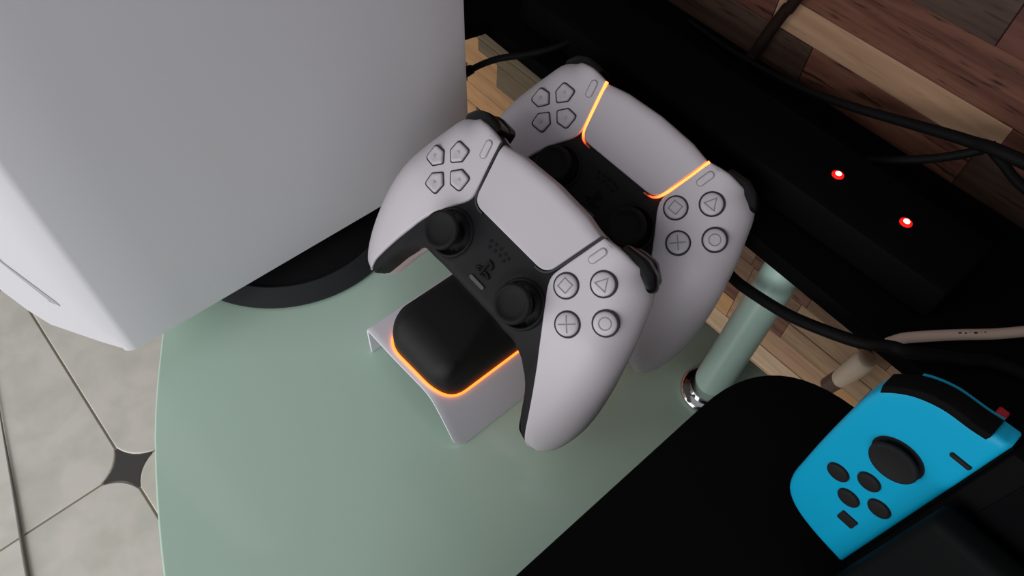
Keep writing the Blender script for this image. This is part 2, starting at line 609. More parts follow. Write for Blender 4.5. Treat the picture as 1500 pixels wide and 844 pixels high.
# tube that carries the shelf
PB, PT = Vector((-0.0650, 0.2375, 0.0)), Vector((-0.0718, 0.2795, 0.0905))
bm = bmesh.new()
tube(bm, [PB + Vector((0, 0, 0.001)), PB.lerp(PT, .5), PT], 0.0108, 28)
pole = tag(empty('support_tube', PB), 'pale green tube with a chrome foot standing on the green glass', 'pole')
ch(link('tube', bm, M['pole']), pole)
bm = lathe([(0.0, 0.0), (0.0158, 0.0), (0.0162, 0.0015), (0.0158, 0.003), (0.0140, 0.0042), (0.0118, 0.0048), (0.0118, 0.010), (0.0, 0.010)], 36, PB.x, PB.y, 0.0002)
ring = tag(ch(link('base_ring', bm, M['chrome'], sharp=50), pole), 'chrome foot ring')

# ================================================================== CONSOLE (tall, white)
console = tag(empty('game_console', (-0.343, 0.122, 0.0)), 'tall white game console standing upright on a round black stand', 'game console')
X0 = -0.2915
def side_cover(sign):
    """sign=+1: the visible cover with the disc bulge at its front"""
    # plan outline (x, y) from the front edge round the back; lofted in z
    bm = bmesh.new()
    zs = [0.0188, 0.021, 0.026, 0.033, 0.042, 0.055, 0.075, 0.10, 0.13, 0.17, 0.21, 0.25, 0.30, 0.35, 0.385, 0.392]
    def plan(z):
        bow = 0.0016 * math.sin(math.pi * min(1, max(0, (z - 0.02) / 0.37)))
        rear = 0.2424 - 0.0035 * max(0, (z - 0.02) / 0.1) ** 0.9 if z > 0.02 else 0.2424
        # how far the front face reaches forward at this height
        if z < 0.021: u = 0.002
        elif z < 0.075:
            us = [(0.021, 0.004), (0.026, 0.014), (0.033, 0.024), (0.042, 0.0365), (0.055, 0.0425), (0.075, 0.047)]
            u = us[-1][1]
            for (za, ua), (zb_, ub) in zip(us[:-1], us[1:]):
                if za <= z <= zb_:
                    u = ua + (ub - ua) * (z - za) / (zb_ - za)
        else: u = 0.048
        if sign < 0: u = min(u, 0.014)
        k = 0.7071
        A = (X0 - bow * 0.4, -0.0068)
        r = 0.0022
        pts = [(X0 - 0.0035, rear + 0.0), (X0 - 0.0006, rear - 0.0012), (X0, rear - 0.004)]
        for i in range(1, 8):
            y = rear - 0.004 + (-0.0068 + r + 0.001 - rear + 0.004) * i / 8
            pts.append((X0 + bow * math.sin(math.pi * i / 8), y))
        pts += [(X0 - 0.0001, -0.0068 + r), (X0 - 0.0005, -0.0068 + r * .35), (X0 - r * .65, -0.0068 - r * .55)]
        for i in (0.35, 0.7, 0.93, 1.0):
            uu = max(u * i, 0.003 * i + 0.002)
            pts.append((X0 - uu * k, -0.0068 - uu * k))
        uu = max(u, 0.005)
        e = (X0 - uu * k, -0.0068 - uu * k)
        pts += [(e[0] - 0.004, e[1] + 0.0006), (e[0] - 0.007, e[1] + 0.006)]
        xin = -0.3275 if sign > 0 else X0 - 0.014
        pts += [(min(xin, e[0] - 0.007), 0.02), (xin, 0.06), (xin, rear - 0.004)]
        return pts
    rws = []
    for z in zs:
        rws.append([bm.verts.new((x, y, z)) for x, y in plan(z)])
    n = len(rws[0])
    for a, b in zip(rws[:-1], rws[1:]):
        for k in range(n):
            k2 = (k + 1) % n
            bm.faces.new((a[k], a[k2], b[k2], b[k]))
    bm.faces.new(rws[0]); bm.faces.new(rws[-1])
    if sign < 0:
        for v in bm.verts: v.co.x = -0.686 - v.co.x
    bmesh.ops.recalc_face_normals(bm, faces=bm.faces)
    return bm
ch(link('side_cover', side_cover(1), M['console_white'], sharp=30), console)
ch(link('side_cover', side_cover(-1), M['console_white'], sharp=30), console)
bm = bmesh.new()
box(bm, -0.3800, -0.3280, 0.012, 0.232, 0.0165, 0.384, 0.004)
ch(link('console_body', bm, M['gloss']), console)
# disc slot: a thin dark recess line in the sloping front face, with its pointed lower end
def slotpt(u, z, off):
    k = .7071
    return (X0 - u * k + off * k, -0.0068 - u * k - off * k, z)
bm = bmesh.new()
pA = [(0.0222, 0.0625), (0.0262, 0.0660), (0.0262, 0.0685), (0.0345, 0.0990), (0.0362, 0.110), (0.0362, 0.23), (0.0352, 0.23), (0.0350, 0.110), (0.0332, 0.0985), (0.0228, 0.0665)]
f1 = [bm.verts.new(slotpt(u, z, 0.0003)) for u, z in pA]
f2 = [bm.verts.new(slotpt(u, z, -0.002)) for u, z in pA]
bm.faces.new(f1); bm.faces.new(f2)
for k in range(len(pA)):
    k2 = (k + 1) % len(pA)
    bm.faces.new((f1[k], f1[k2], f2[k2], f2[k]))
bmesh.ops.recalc_face_normals(bm, faces=bm.faces)
ch(link('disc_slot', bm, M['mark'], smooth=False), console)
# round stand
bm = lathe([(0.0695, 0.0), (0.0800, 0.0), (0.0815, 0.0010), (0.0815, 0.0018), (0.0705, 0.0078), (0.0695, 0.0076), (0.0695, 0.0)], 96, -0.343, 0.122, 0.0002, capend=False)
ch(link('stand_rim', bm, M['stand_rim'], sharp=25), console)
bm = lathe([(0.0, 0.0004), (0.0694, 0.0004), (0.0694, 0.0066), (0.03, 0.0168), (0.0, 0.0168)], 96, -0.343, 0.122, 0.0002)
ch(link('round_stand', bm, M['stand'], sharp=25), console)

# ================================================================== CHARGING STATION
station = tag(empty('charging_station', (-0.17, 0.19, 0.0)), 'white charging station with black raised docks and a glowing orange line under the controllers', 'charger')
prof = catmull([(-0.2158, 0.0004), (-0.2158, 0.013), (-0.2156, 0.0240), (-0.2135, 0.0262), (-0.205, 0.0268), (-0.190, 0.0277), (-0.172, 0.0302), (-0.160, 0.0312), (-0.1535, 0.0288), (-0.1475, 0.0225), (-0.140, 0.0118), (-0.1325, 0.0006)], 5, closed=False)
def sheet(prof, y0, y1, th, cut):
    bm = bmesh.new()
    P = [Vector((p[0], p[1])) for p in prof]
    n = len(P)
    outer, inner = [], []
    for i, p in enumerate(P):
        t = (P[min(i + 1, n - 1)] - P[max(i - 1, 0)]).normalized()
        nr = Vector((t.y, -t.x))
        outer.append(p); inner.append(p + nr * th)
    ys = [y0, y0 + 0.0006, y0 + 0.004, y0 + 0.012, y1 - 0.012, y1 - 0.004, y1 - 0.0006, y1]
    R_ = []
    for y in ys:
        # round off the lower right corner in plan view: the sheet's free end is cut back near its ends
        d = min(y - y0, y1 - y)
        ro = []
        ro = list(zip(outer, inner))
        sh = 0.0003 if d < 0.0005 else 0.0
        def yy(k):
            e = (ro[-1][0] - ro[k][0]).length
            if e >= 0.006: return y
            c_ = 0.006 - math.sqrt(max(0, 0.006 ** 2 - (0.006 - e) ** 2))
            w_ = max(0.0, 1 - d / 0.012)
            return y + (c_ * w_ if y < (y0 + y1) / 2 else -c_ * w_)
        row = [bm.verts.new((ro[k][0].x, yy(k), max(ro[k][0].y - sh, 0.0003))) for k in range(n)] + [bm.verts.new((ro[k][1].x, yy(k), max(ro[k][1].y, 0.0003))) for k in reversed(range(n))]
        R_.append(row)
    m = len(R_[0])
    for a, b in zip(R_[:-1], R_[1:]):
        for k in range(m):
            k2 = (k + 1) % m
            bm.faces.new((a[k], a[k2], b[k2], b[k]))
    for row in (R_[0], R_[-1]):
        for k in range(n - 1):
            bm.faces.new((row[k], row[k + 1], row[m - 2 - k], row[m - 1 - k]))
    bmesh.ops.recalc_face_normals(bm, faces=bm.faces)
    return bm
ch(link('base_shell', sheet(prof, 0.1008, 0.2700, 0.0016, 0), M['base_white'], sharp=35), station)
bm = bmesh.new()
box(bm, -0.2115, -0.158, 0.112, 0.262, 0.0002, 0.0255, 0.003)
ch(link('inner_body', bm, M['cap_black']), station)
def zshell(x):
    xs = [p[0] for p in prof[10:]]; zs_ = [p[1] for p in prof[10:]]
    return np.interp(x, xs, zs_)
def dock(dy):
    fp = rounded([(-0.2030, 0.1045), (-0.1490, 0.1045), (-0.1490, 0.1960), (-0.2030, 0.1960)], [0.016, 0.016, 0.006, 0.006], 8)
    fp = seglen(fp, 0.003)
    # black dock: low rounded nose in front, post that rises behind to carry the controller
    def zf(V):
        x, y = V[:, 0], V[:, 1]
        d = dist(V, fp)
        topz = np.full(len(V), 0.0515)
        # right flank falls away from a crease that runs forward and to the right
        crease = np.interp(y, [0.10, 0.115, 0.13, 0.15, 0.2], [-0.1500, -0.1525, -0.1585, -0.1660, -0.1700])
        flank = np.clip((x - crease) / (np.maximum(-0.1490 - crease, 0.002)), 0, 1)
        topz = topz - 0.0125 * flank ** 1.25
        rise = np.clip((y - 0.152) / 0.016, 0, 1)
        rise = rise * rise * (3 - 2 * rise)
        mid = np.clip((0.0235 - np.abs(x + 0.176)) / 0.006, 0, 1)
        topz = topz + rise * mid * (0.0215 + 0.006 * np.clip((y - 0.16) / 0.03, 0, 1))
        dl = np.abs(x + 0.2030) * (1 + 0 * y)
        df = y - 0.1045
        corner = rnd(np.minimum(d, df), 0.017, 0.0160)
        left = rnd(np.maximum(dl, 0), 0.007, 0.0085) * np.clip((y - 0.108) / 0.012, 0, 1)
        rim = rnd(d, 0.0045, 0.006)
        fade = np.clip((0.128 - y) / 0.02, 0, 1)
        return topz - np.maximum(np.maximum(left, rim), np.maximum(rnd(df, 0.017, 0.016), rnd(d, 0.015, 0.0155) * fade))
    bm = panel(fp, zf, lambda V: zshell(V[:, 0]) - 0.002, 0.0025, (0.0007, 0.002, 0.004, 0.007))
    for v in bm.verts: v.co.y += dy
    o = ch(link('charging_dock', bm, M['cap_black'], sharp=50), station)
    # glowing line round the foot of the dock
    ring = seglen(rounded([(-0.2036, 0.1039), (-0.1484, 0.1039), (-0.1484, 0.1962), (-0.2036, 0.1962)], [0.0166, 0.0166, 0.006, 0.006], 10), 0.004)
    pts = [(x, y + dy, float(zshell(x)) + 0.0007) for x, y in ring]
    bm = bmesh.new()
    n = len(pts)
    r = 0.00075
    rows_ = []
    for i in range(n):
        p = Vector(pts[i]); t = (Vector(pts[(i + 1) % n]) - Vector(pts[i - 1])).normalized()
        a = t.cross(Vector((0, 0, 1))).normalized(); b = a.cross(t)
        rows_.append([bm.verts.new(p + (a * math.cos(q) + b * math.sin(q)) * r) for q in (0, math.pi / 3, 2 * math.pi / 3, math.pi, 4 * math.pi / 3, 5 * math.pi / 3)])
    for i in range(n):
        a, b = rows_[i], rows_[(i + 1) % n]
        for k in range(6):
            bm.faces.new((a[k], a[(k + 1) % 6], b[(k + 1) % 6], b[k]))
    bmesh.ops.recalc_face_normals(bm, faces=bm.faces)
    tag(ch(link('light_line', bm, M['glow']), station), 'glowing orange line')
dock(0.0)
dock(0.0735)

# ================================================================== CONTROLLERS (built in millimetres, scaled to metres)
S = 0.001
half = [(20, 28.6), (36, 27.8), (47, 29.6), (57, 29.0), (64, 26.3), (68.5, 21), (72.5, 11), (76.5, 0), (80, -12), (83, -26), (84.5, -40), (84.5, -54),
        (83, -66), (80, -76), (75.5, -82.5), (70, -84.5), (63, -81), (58, -71.5), (53, -60), (47.5, -50.8), (42, -44.3), (34, -39.8), (20, -38.5)]
body = catmull([(0, 29.0)] + half + [(0, -38.5)] + [(-x, y) for x, y in reversed(half)], 4)
body = seglen(body, 2.5)
sideR = catmull([(61, 28.5), (64, 26.3), (68.5, 21), (72.5, 11), (76.5, 0), (80, -12), (83, -26), (84.5, -40), (84.5, -54), (83, -66), (80, -76), (75.5, -82.5), (71, -84.3)], 4, closed=False)
sideL = [(-x, y) for x, y in sideR]
inner = [(-70, -84.5), (-63, -81), (-58, -71.5), (-53, -60), (-47.5, -50.8), (-42, -44.3), (-34, -39.8), (-20, -38.5), (0, -38.5)]
inner = inner + [(-x, y) for x, y in reversed(inner[:-1])]
STX, STY = 26.5, -22.5

def F(V):
    x, y = np.abs(V[:, 0]), V[:, 1]
    t = np.maximum(0, -10 - y)
    return -0.45 * (t - 12 * (1 - np.exp(-t / 12))) * np.clip((x - 25) / 25, 0.08, 1) - 0.0042 * np.maximum(0, x - 42) ** 2
def f1(x, y):
    return float(F(np.array([[x, y]]))[0])
def sidedrop(V):
    d = np.minimum(dist(V, sideR, False), dist(V, sideL, False))
    return rnd(d, 17, 14)

ctrl = empty('game_controller')
def part(name, bm, m, parent=ctrl, **k):
    return link(name, bm, m, parent, **k)

def z_front(V):
    dI = dist(V, inner, False)
    z = F(V) - 1.5 - sidedrop(V) * 0.97 - rnd(dI, 4.5, 3.5)
    x, y = np.abs(V[:, 0]), V[:, 1]
    r = np.hypot(x - STX, y - STY)
    z = z + 0.5 * np.exp(-((r - 13.5) / 2.0) ** 2) * (dI > 0.2)
    z = z - 3.5 * np.clip((11.2 - r) / 2.0, 0, 1)
    return z
inset_body = [tuple(p) for p in (np.array(body) * np.array([0.992, 0.99]))]
bm = panel(inset_body, z_front, lambda V: F(V) - 16.0, 1.9, (0.5, 1.3, 2.4), S, bottom=False)
part('front_shell', bm, M['black'], sharp=45)
def z_back(V):
    d = dist(V, body)
    B = 13 + 11 * np.clip((-V[:, 1] - 34) / 22, 0, 1)
    x = np.abs(V[:, 0])
    return F(V) - 15.0 - B * np.sqrt(np.clip(1 - (1 - np.clip(d / 9.5, 0, 1)) ** 2, 0, 1))
bm = panel(body, z_back, lambda V: F(V) - 14.2, 2.4, (0.4, 1.0, 2.0, 3.5), S, bottom=True, flip=True)
part('back_shell', bm, M['white'], sharp=50)

plate = [(37.3, 28.6), (47, 29.7), (57, 28.6), (64, 26.2), (68.5, 21), (72.5, 11), (76.5, 0), (80, -12), (83, -26), (84.5, -40), (84.5, -54), (83, -66), (80, -76), (75.5, -82.5),
         (71, -84.2), (67.3, -81.5), (63.3, -70), (57.3, -55), (51.0, -41), (43.8, -26.5), (36, -14.0), (31.2, -7.0), (29.2, -1.5), (30.2, 5), (33.2, 17), (35.6, 26.5)]
plate_o = seglen(catmull(plate, 4), 2.2)
def mk_plate(sx):
    o = [(x * sx, y) for x, y in plate_o]
    if sx < 0: o = o[::-1]
    def zf(V):
        d = dist(V, o)
        return F(V) - sidedrop(V) + 0.35 - rnd(d, 0.9, 0.8) * np.clip(1 - sidedrop(V) / 8, 0, 1) - rnd(dist(V, [(38 * sx, 29), (47 * sx, 29.9), (57 * sx, 28.8), (62 * sx, 27)], False), 4, 2.2)
    return panel(o, zf, lambda V: F(V) - sidedrop(V) - 1.6, 1.9, (0.35, 0.9, 1.7, 3.0), S, bottom=False)
for sx in (-1, 1):
    part('face_plate', mk_plate(sx), M['white'], sharp=50)

# touchpad
tpo = [(-34.2, 27.6), (-26.3, -1.5), (-24.6, -3.0), (24.6, -3.0), (26.3, -1.5), (34.2, 27.6)]
tpo = rounded([(-34.4, 28.0), (-26.4, -3.0), (26.4, -3.0), (34.4, 28.0), (22, 30.6), (0, 31.8), (-22, 30.6)], [0.8, 8, 8, 0.8, 20, 20, 20], 8)
tpo = seglen(tpo, 2.2)
topline = [(-36, 28.2), (-22, 30.6), (0, 31.8), (22, 30.6), (36, 28.2)]
def ztp(V):
    return 0.9 - rnd(dist(V, tpo), 0.7, 0.6) - rnd(dist(V, topline, False), 6, 4.0)
part('touchpad', panel(tpo, ztp, lambda V: np.where(V[:, 1] > 20, -9.0, -3.0), 2.2, (0.25, 0.6, 1.3), S, bottom=False), M['white_pad'], sharp=45)
# light bars in the gap beside the touchpad
def light_bar(sx, m):
    path = [(35.45, 28.2), (33.2, 18.8), (30.9, 10.0), (28.9, 3.4), (27.4, -0.4), (25.4, -2.7), (22.6, -3.9), (19.5, -4.2)]
    P = catmull(path, 5, closed=False)
    bm = bmesh.new()
    lay = bm.verts.layers.float.new('fade')
    rows_ = []
    n = len(P)
    for i, p in enumerate(P):
        a = np.array(P[max(i - 1, 0)]); b = np.array(P[min(i + 1, n - 1)])
        t = (b - a) / np.linalg.norm(b - a)
        nn = np.array([-t[1], t[0]])
        s_ = i / (n - 1)
        w = 0.62 * (1 - 0.35 * s_)
        row = []
        for off, z in ((-w, -2.0), (-w, 0.25), (w, 0.25), (w, -2.0)):
            q = np.array(p) + nn * off
            v = bm.verts.new((q[0] * sx * S, q[1] * S, z * S))
            v[lay] = float(np.clip((0.88 - s_) * 1.5, 0, 1))
            row.append(v)
        rows_.append(row)
    for a, b in zip(rows_[:-1], rows_[1:]):
        for k in range(3):
            bm.faces.new((a[k], a[k + 1], b[k + 1], b[k]))
    bm.faces.new(rows_[0]); bm.faces.new(rows_[-1])
    bmesh.ops.recalc_face_normals(bm, faces=bm.faces)
    return part('light_bar', bm, m, smooth=False)
for sx in (-1, 1): light_bar(sx, M['bar_off'])

# sticks
for sx in (-1, 1):
    cx, cy = STX * sx, STY
    bm = lathe([(0, -6), (6, -6), (5.2, -1), (5.6, 3), (7.4, 6.2), (9.4, 7.4), (9.9, 8.3), (9.9, 9.6), (9.4, 10.5), (8.4, 10.8), (7.5, 10.4), (6.9, 9.9), (4.5, 9.4), (0, 9.2)], 40, cx, cy, f1(cx, cy), scale=S)
    st = part('thumbstick', bm, M['stick'], sharp=50)
    bm = lathe([(11.0, -5.5), (11.1, -0.6), (11.5, 0.1), (12.2, 0.3), (12.8, -0.1), (13.0, -1.0), (13.0, -2.6)], 48, cx, cy, f1(cx, cy) - 0.2, scale=S, capend=False)
    part('stick_collar', bm, M['black'], sharp=60)

# face buttons, each with its symbol
def stroke(bm, pts, w, z, closed=True, h=0.25):
    P = [np.array(p, float) for p in pts]
    n = len(P)
    lo = []
    for i in range(n):
        a = P[i - 1] if (closed or i > 0) else P[i]
        b = P[(i + 1) % n] if (closed or i < n - 1) else P[i]
        t1 = P[i] - a; t2 = b - P[i]
        t1 = t1 / (np.linalg.norm(t1) + 1e-9) if np.linalg.norm(t1) > 0 else t2 / np.linalg.norm(t2)
        t2 = t2 / (np.linalg.norm(t2) + 1e-9) if np.linalg.norm(t2) > 0 else t1
        n1 = np.array([-t1[1], t1[0]]); n2 = np.array([-t2[1], t2[0]])
        m = n1 + n2; m /= np.linalg.norm(m)
        k = min(2.2, 1 / max(0.3, m @ n1))
        lo.append([bm.verts.new((*((P[i] + m * w / 2 * k * s) * S), (z + hh) * S)) for s, hh in ((-1, 0), (-1, h), (1, h), (1, 0))])
    rng = range(n) if closed else range(n - 1)
    for i in rng:
        a, b = lo[i], lo[(i + 1) % n]
        for k in range(4):
            bm.faces.new((a[k], a[(k + 1) % 4], b[(k + 1) % 4], b[k]))
    if not closed:
        bm.faces.new(lo[0]); bm.faces.new(lo[-1])
    return bm
BX = 50.5
def circ(r, n=28): return [(r * math.cos(2 * math.pi * k / n), r * math.sin(2 * math.pi * k / n)) for k in range(n)]
def shape(kind):
    if kind == 'triangle': return [[(0, 3.5), (-3.15, -2.0), (3.15, -2.0)]]
    if kind == 'circle': return [circ(2.9)]
    if kind == 'square': return [[(-2.55, -2.55), (2.55, -2.55), (2.55, 2.55), (-2.55, 2.55)]]
    return None
for kind, dx, dy in (('triangle', 0, 12.7), ('circle', 12.7, 0), ('cross', 0, -12.7), ('square', -12.7, 0)):
    cx, cy = BX + dx, dy
    z = f1(cx, cy) + 0.3
    slope = -0.0084 * max(0, cx - 42)
    bm = lathe([(0, -1.5), (5.65, -1.5), (5.65, 0.6), (5.45, 1.1), (5.0, 1.45), (3.5, 1.75), (0, 1.9)], 36, scale=S)
    b = part('face_button', bm, M['button'], sharp=45)
    b.location = (cx * S, cy * S, z * S)
    b.rotation_euler = (0, -math.atan(slope), 0)
    bm = lathe([(5.6, -0.6), (5.65, 0.28), (6.45, 0.28), (6.7, -0.6)], 40, scale=S, capend=False)
    part('button_rim', bm, M['groove'], parent=b)
    bm = bmesh.new()
    if kind == 'cross':
        for s in (1, -1):
            stroke(bm, [(-2.9, -2.9 * s), (2.9, 2.9 * s)], 0.5, 1.72 + 0.01 * s, closed=False)
    else:
        for p in shape(kind): stroke(bm, p, 0.5, 1.7)
    bmesh.ops.recalc_face_normals(bm, faces=bm.faces)
    part(kind + '_symbol', bm, M['symbol'], parent=b, smooth=False)
# direction pad: four home-plate shaped keys
key = rounded([(0, -5.9), (4.5, -1.7), (4.1, 4.6), (-4.1, 4.6), (-4.5, -1.7)], [1.2, 1.5, 2.0, 2.0, 1.5], 4)
rimk = [(x * 1.16, y * 1.14) for x, y in key]
kmesh = rmesh = amesh = None
for ang, dx, dy in ((0, 0, 9.4), (90, -9.4, 0), (180, 0, -9.4), (270, 9.4, 0)):
    cx, cy = -BX + dx, dy
    z = f1(cx, cy) + 0.3
    slope = 0.0084 * max(0, -cx - 42)
    bm = panel(seglen(key, 1.2), lambda V: 1.3 - rnd(dist(V, key), 1.0, 0.9) - 0.4 * np.exp(-(V[:, 0] ** 2 + V[:, 1] ** 2) / 6), const(-1.5), 0.9, (0.3, 0.8), S, bottom=False)
    b = part('direction_button', bm, M['button'], sharp=45)
    b.location = (cx * S, cy * S, z * S)
    b.rotation_euler = Matrix.Rotation(-math.atan(slope), 4, 'Y').to_euler()
    b.rotation_euler = (Matrix.Rotation(-math.atan(slope), 3, 'Y') @ Matrix.Rotation(math.radians(ang), 3, 'Z')).to_euler()
    bm = bmesh.new()
    n = len(key)
    lo = []
    for (x, y), (xx, yy) in zip(key, rimk):
        lo.append([bm.verts.new((x * 1.02 * S, y * 1.02 * S, -0.4 * S)), bm.verts.new((x * 1.02 * S, y * 1.02 * S, 0.28 * S)), bm.verts.new((xx * S, yy * S, 0.28 * S)), bm.verts.new((xx * S, yy * S, -0.4 * S))])
    for i in range(n):
        a, c_ = lo[i], lo[(i + 1) % n]
        for k in range(3): bm.faces.new((a[k], a[k + 1], c_[k + 1], c_[k]))
    bmesh.ops.recalc_face_normals(bm, faces=bm.faces)
    part('button_rim', bm, M['groove'], parent=b, smooth=False)
    bm = bmesh.new()
    stroke(bm, [(0, 1.6), (-0.8, 0.2), (0.8, 0.2)], 0.45, 1.0)
    bmesh.ops.recalc_face_normals(bm, faces=bm.faces)
    part('arrow_mark', bm, M['mark'], parent=b, smooth=False)
# create / options buttons and their little marks
for sx, nm in ((-1, 'create_button'), (1, 'options_button')):
    th = math.radians(-14) * sx
    cap = [(1.75 * math.cos(a), 2.9 + 1.75 * math.sin(a)) for a in np.linspace(0, math.pi, 9)] + [(1.75 * math.cos(a), -2.9 + 1.75 * math.sin(a)) for a in np.linspace(math.pi, 2 * math.pi, 9)]
    bm = panel(seglen(cap, 1.2), lambda V: 0.75 - rnd(dist(V, cap), 0.7, 0.5), const(-1.0), 0.8, (0.25,), S, bottom=False)
    b = part(nm, bm, M['white'], sharp=45)
    b.location = (39.6 * sx * S, 20.4 * S, 0.25 * S)
    b.rotation_euler = (0, 0, th)
    bm = bmesh.new()
    stroke(bm, [(x * 1.14, y * 1.07) for x, y in cap], 0.32, -0.1, h=0.28)
    bmesh.ops.recalc_face_normals(bm, faces=bm.faces)
    part('button_rim', bm, M['symbol' if sx > 0 else 'symbol'], parent=b, smooth=False)
    bm = bmesh.new()
    for k in (-1, 0, 1):
        x, y = (41.2 * sx, 26.2)
        if sx > 0: stroke(bm, [(x - 1.1, y + k * 0.95), (x + 1.1, y + k * 0.95)], 0.3, 0.15, closed=False, h=0.2)
        else: stroke(bm, [(x + k * 1.0, y - 0.5), (x + k * 1.5, y + 0.9)], 0.3, 0.15, closed=False, h=0.2)
    bmesh.ops.recalc_face_normals(bm, faces=bm.faces)
    part('printed_mark', bm, M['mark'], smooth=False)
# speaker holes, logo, mute key
bm = bmesh.new()
for (x, y) in [(-6.8, -11.0), (-3.4, -10.5), (0.1, -10.4), (3.5, -10.6), (6.4, -11.2), (-5.3, -13.6), (-1.8, -13.2), (1.7, -13.2), (5.0, -13.7)]:
    lathe([(0, 0), (1.0, 0), (1.0, 0.25), (0, 0.25)], 6, x, y, -1.45, bm=bm, scale=S)
part('speaker_grille', bm, M['logo'], smooth=False)
bm = bmesh.new()
def solid(bm, pts, z0, z1):
    a = [bm.verts.new((x * S, y * S, z0 * S)) for x, y in pts]; b = [bm.verts.new((x * S, y * S, z1 * S)) for x, y in pts]
    n = len(pts)
    for k in range(n): bm.faces.new((a[k], a[(k + 1) % n], b[(k + 1) % n], b[k]))
    bm.faces.new(b); bm.faces.new(a[::-1])
lx, ly = 0.6, -22.6
P_ = [(-1.5, -4.2), (0.1, -4.8), (0.1, 2.9), (0.9, 3.0), (0.9, 0.2), (2.3, 0.2), (3.3, 1.3), (3.1, 3.3), (1.8, 4.3), (-1.5, 4.9)]
Sl = [(-1.9, -0.9), (-4.9, -2.0), (-5.6, -3.1), (-4.4, -4.0), (-1.9, -3.6), (-1.9, -2.5), (-3.6, -2.9), (-3.9, -2.6), (-1.9, -1.9)]
Sr = [(0.5, -1.6), (2.2, -1.3), (4.6, -1.9), (5.4, -2.9), (4.6, -3.9), (0.5, -5.0), (0.5, -3.8), (3.2, -3.0), (3.0, -2.6), (0.5, -2.7)]
for pl in (P_, Sl, Sr): solid(bm, [(lx + x * 0.92, ly + y * 0.92) for x, y in pl], -3.0, -0.6)
bmesh.ops.recalc_face_normals(bm, faces=bm.faces)
part('home_button', bm, M['logo'], smooth=False)
bm = panel(seglen([(4.2 + 0.95 * math.cos(a), 0.95 * math.sin(a)) for a in np.linspace(-math.pi / 2, math.pi / 2, 7)] + [(-4.2 + 0.95 * math.cos(a), 0.95 * math.sin(a)) for a in np.linspace(math.pi / 2, 3 * math.pi / 2, 7)], 1.5), const(0.6), const(-2), 1.0, (), S, bottom=False)
b = tag(part('mute_button', bm, M['mute']), 'small grey bar')
b.location = (1.6 * S, -30.9 * S, -1.6 * S)
# bumpers and triggers
for sx in (-1, 1):
    o = seglen(rounded([(43, 25), (44, 33), (56, 33.8), (63.5, 31.0), (68.5, 25.0), (65, 20)], [2, 3, 6, 5, 3, 2], 5), 2.5)
    o = [(x * sx, y) for x, y in o]
    bm = panel(o, lambda V: -4.6 - 0.004 * np.maximum(0, np.abs(V[:, 0]) - 42) ** 2 * 2.2 - rnd(dist(V, o), 3.0, 3.0), lambda V: np.full(len(V), -17.0), 2.2, (0.4, 1.0, 2.0), S)
    part('bumper', bm, M['gloss'], sharp=50)
    o2 = seglen(rounded([(44, 21), (45, 34), (57, 34.5), (65, 28.5), (64, 20)], [2, 4, 5, 4, 2], 5), 2.5)
    o2 = [(x * sx, y) for x, y in o2]
    bm = panel(o2, lambda V: -18.0 - rnd(dist(V, o2), 3.0, 2.5), lambda V: np.full(len(V), -26.0), 2.5, (0.6, 1.6), S)
    part('trigger', bm, M['gloss'], sharp=50)
ctrl['label'] = 'white game controller with dark light bar on the front of the charging station'
ctrl['category'] = 'controller'
ctrl['group'] = 'controllers on the charging station'
M1 = Matrix(((0.996, 0.053, 0.0719), (0.0064, 0.7603, -0.6495), (-0.0891, 0.6474, 0.757)))
M2 = Matrix(((0.9946, 0.0154, 0.103), (0.0523, 0.7812, -0.622), (-0.09, 0.6241, 0.7762)))
ctrl2 = copy_tree(ctrl)
ctrl2['label'] = 'white game controller with glowing orange light bar standing behind the other one'
ctrl.matrix_world = Matrix.Translation((-0.1626, 0.1617, 0.1171)) @ M1.to_4x4()
ctrl2.matrix_world = Matrix.Translation((-0.1624, 0.2376, 0.1158)) @ M2.to_4x4()
for o in ctrl2.children:
    if o.name.startswith('light_bar'):
        o.data = o.data.copy()
        o.data.materials[0] = M['glowbar']
        o['label'] = 'glowing orange light bar'

# ================================================================== BLACK BOX ON THE RIGHT
bo = seglen(rounded([(-0.0448, -0.06), (0.26, -0.06), (0.26, 0.2225), (-0.0448, 0.2225)], [0.03, 0.03, 0.052, 0.052], 14), 0.01)
bm = panel(bo, lambda V: 0.1030 - rnd(dist(V, bo), 0.0016, 0.0014), const(0.0005), 0.03, (0.0005, 0.0015), bottom=True)
tag(link('black_box', bm, M['matte'], sharp=40), 'large matte black box with rounded corners under the docked handheld console', 'box')

# ================================================================== HANDHELD CONSOLE DOCK
JX, JY, JZ = 0.0176, 0.1468, 0.172
dk = tag(empty('console_dock', (0.12, 0.155, 0.103)), 'black dock holding the handheld console on the black box', 'dock')
RX = JX + 0.0152
bm = bmesh.new()
box(bm, RX + 0.0004, RX + 0.174, JY - 0.013, JY - 0.0030, 0.1034, 0.2030, 0.003, 3)
ch(link('front_panel', bm, M['dock'], sharp=40), dk)
bm = bmesh.new()
box(bm, RX + 0.004, RX + 0.176, JY + 0.018, JY + 0.038, 0.1034, 0.2080, 0.004, 3)
ch(link('rear_housing', bm, M['dock'], sharp=40), dk)
bm = bmesh.new()
box(bm, RX + 0.006, RX + 0.174, JY - 0.003, JY + 0.018, 0.1034, 0.1200, 0.001, 1)
ch(link('dock_floor', bm, M['dock'], smooth=False), dk)

